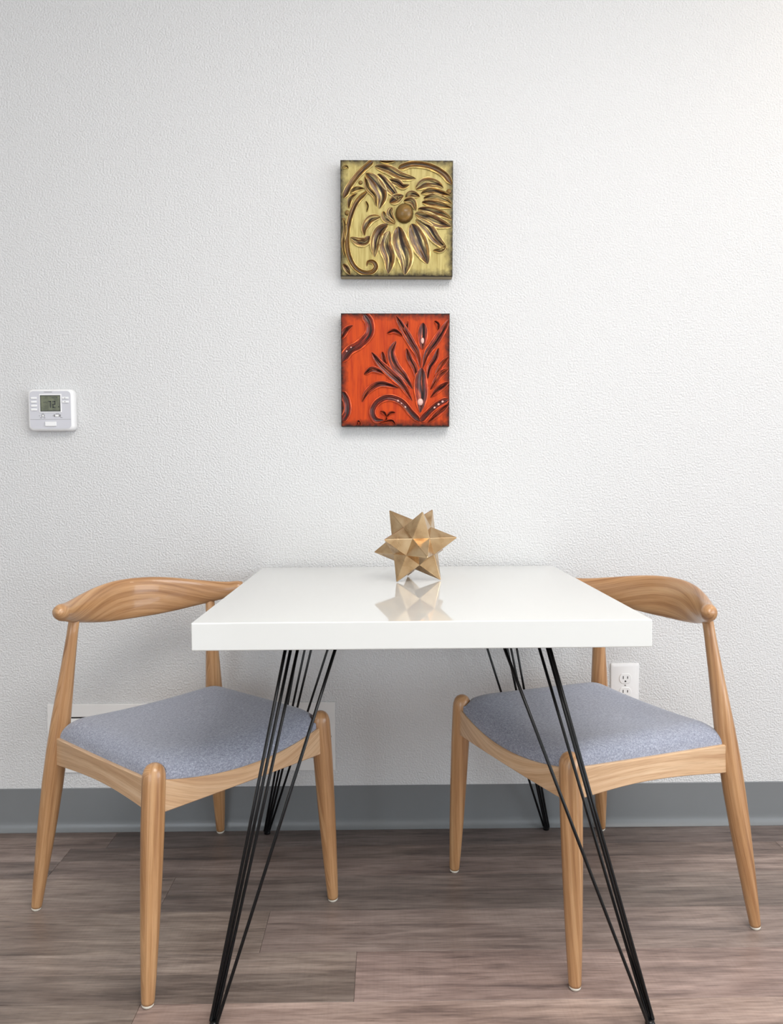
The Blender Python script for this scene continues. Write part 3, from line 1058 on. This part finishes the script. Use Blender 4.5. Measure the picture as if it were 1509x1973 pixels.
digit(0.462, 0.285, 'abcf'.replace('f', ''))
digit(0.560, 0.285, 'abged')
seg(0.35, 0.306, 0.415, 0.316)
seg(0.545, 0.195, 0.60, 0.207)
seg(0.65, 0.180, 0.675, 0.215)
seg(0.69, 0.41, 0.712, 0.44)
dg.build('digits', M['lcd_edge'], sc_)
for k_ in range(4):
    vc = 0.207 + k_ * 0.0953
    fbox('button', 0.066, 0.200, vc - 0.026, vc + 0.026, 0.0002, 0.0030, M['white_plastic'], th, 0.0009)
for k_ in range(2):
    vc = 0.207 + k_ * 0.0953
    b_ = fbox('button', 0.778, 0.925, vc - 0.026, vc + 0.026, 0.0002, 0.0030, M['white_plastic'], th, 0.0009)
    sg = 1 if k_ == 0 else -1
    x0, z0 = fu(0.8455), fv(vc)
    MB().add([(x0 - 0.0014, -TD - 0.0032, z0 - sg * 0.001), (x0 + 0.0014, -TD - 0.0032, z0 - sg * 0.001), (x0, -TD - 0.0032, z0 + sg * 0.0014),
              (x0 - 0.0014, -TD - 0.0029, z0 - sg * 0.001), (x0 + 0.0014, -TD - 0.0029, z0 - sg * 0.001), (x0, -TD - 0.0029, z0 + sg * 0.0014)],
             [(0, 1, 2), (5, 4, 3), (0, 3, 4, 1), (1, 4, 5, 2), (2, 5, 3, 0)]).build('arrow', M['dark_slot'], b_)
for u0, u1, k0, k1 in ((0.295, 0.365, 0.315, 0.350), (0.575, 0.735, 0.61, 0.69)):
    s_ = fbox('slide_switch', u0, u1, 0.612, 0.672, 0.0002, 0.0009, M['soft_mark'], th)
    fbox('switch_knob', k0, k1, 0.618, 0.668, 0.0007, 0.0026, M['white_plastic'], s_, 0.0005)
mk = MB()
for u0, u1, v_ in ((0.235, 0.262, 0.645), (0.26, 0.30, 0.695), (0.345, 0.38, 0.695), (0.548, 0.568, 0.645), (0.72, 0.77, 0.69), (0.30, 0.35, 0.603), (0.62, 0.70, 0.600)):
    mk.box((fu(u0), -TD - 0.0009, fv(v_ + 0.007)), (fu(u1), -TD - 0.0005, fv(v_ - 0.007)))
for k_ in range(8):
    u0 = 0.368 + k_ * 0.0235
    mk.box((fu(u0), -TD - 0.0009, fv(0.068)), (fu(u0 + 0.015), -TD - 0.0005, fv(0.048)))
mk.build('printed_marks', M['soft_mark'], th)['kind'] = 'stuff'
fbox('door_seam', 0.035, 0.965, 0.732, 0.739, 0.0002, 0.0008, M['soft_mark'], th)
fbox('button', 0.378, 0.634, 0.792, 0.906, 0.0002, 0.0034, M['white_plastic'], th, 0.0012)

# ------------------------------------------------------------------ wall outlet
ot = empty('wall_outlet', (0.6705, 0, 0.4035), 'white duplex wall outlet low on the wall behind the right chair', 'outlet')
PWd, PHt = 0.080, 0.1235
rings = []
for ins, y in ((0, -0.0003), (0, -0.002), (0.0012, -0.0042), (0.0075, -0.0066)):
    rings.append([(x, y, z) for x, z in rrect(PWd / 2 - ins, PHt / 2 - ins, 0.003, 4)])
auto_smooth(MB().loft(rings).build('cover_plate', M['white_plastic'], ot), 25)
for zc in (0.0195, -0.0195):
    pts = []
    for k_ in range(32):
        a = 2 * PI * k_ / 32
        x, z = 0.0172 * math.cos(a), 0.0172 * math.sin(a)
        pts.append((x, max(-0.0138, min(0.0138, z))))
    rc = auto_smooth(MB().loft([[(x * s_, y, zc + z * s_) for x, z in pts] for s_, y in ((1, -0.0060), (1, -0.0078), (0.95, -0.0086))]).build('receptacle', M['white_plastic'], ot), 35)
    for xo, hh in ((-0.0062, 0.0042), (0.0062, 0.0035)):
        MB().box((xo - 0.0011, -0.0089, zc + 0.0030 - hh), (xo + 0.0011, -0.0083, zc + 0.0030 + hh)).build('slot', M['dark_slot'], rc)
    MB().loft([[(0.0026 * math.cos(a), y, zc - 0.0078 + max(-0.0018, 0.0026 * math.sin(a))) for a in [2 * PI * k_ / 14 for k_ in range(14)]] for y in (-0.0083, -0.0089)]).build('ground_hole', M['dark_slot'], rc)
MB().loft([[(0.0021 * math.cos(a), y, 0.0021 * math.sin(a)) for a in [2 * PI * k_ / 12 for k_ in range(12)]] for y in (-0.0064, -0.0074)]).build('screw', M['screw'], ot)

# ------------------------------------------------------------------ return-air grille behind the left chair
gr = empty('air_grille', (-0.547, 0, 0.2650), 'long white air return grille low on the wall behind the left chair', 'grille')
GW, GH = 0.804, 0.1945
FL, FT = 0.060, 0.036
mb = MB()
mb.box((-GW / 2, -0.006, GH / 2 - FT), (GW / 2, -0.0004, GH / 2), 0.0016)
mb.box((-GW / 2, -0.006, -GH / 2), (GW / 2, -0.0004, -GH / 2 + FT), 0.0016)
mb.box((-GW / 2, -0.006, -GH / 2 + FT - 0.001), (-GW / 2 + FL, -0.0004, GH / 2 - FT + 0.001))
mb.box((GW / 2 - FL, -0.006, -GH / 2 + FT - 0.001), (GW / 2, -0.0004, GH / 2 - FT + 0.001))
mb.build('frame', M['painted_steel'], gr)
MB().box((-GW / 2 + FL - 0.002, -0.0012, -GH / 2 + FT - 0.002), (GW / 2 - FL + 0.002, -0.0004, GH / 2 - FT + 0.002)).build('backing', M['dark_slot'], gr)
nsl = 9
z_lo, z_hi = -GH / 2 + FT, GH / 2 - FT
step = (z_hi - z_lo - 0.004) / nsl
me = None
for k_ in range(nsl):
    zc = z_hi - 0.004 - step * (k_ + 0.5)
    if me is None:
        xa = GW / 2 - FL
        sv = [(-xa, -0.0012, step * 0.42), (-xa, -0.0055, -step * 0.30), (-xa, -0.0047, -step * 0.42), (-xa, -0.0012, step * 0.20),
              (xa, -0.0012, step * 0.42), (xa, -0.0055, -step * 0.30), (xa, -0.0047, -step * 0.42), (xa, -0.0012, step * 0.20)]
        o = MB().add(sv, [(0, 4, 5, 1), (1, 5, 6, 2), (2, 6, 7, 3), (3, 7, 4, 0), (0, 1, 2, 3), (7, 6, 5, 4)]).build('slat', M['painted_steel'], gr)
        auto_smooth(o, 10)
        me = o.data
    else:
        o = link('slat', me, None, gr)
    o.location = (0, 0, zc)
for sx in (-1, 1):
    MB().loft([[(sx * (GW / 2 - 0.014) + 0.0042 * math.cos(a) * s_, y, 0.0042 * math.sin(a) * s_) for a in [2 * PI * k_ / 14 for k_ in range(14)]] for s_, y in ((1, -0.0058), (1, -0.0068), (0.6, -0.0076))]).build('screw', M['screw'], gr, True)
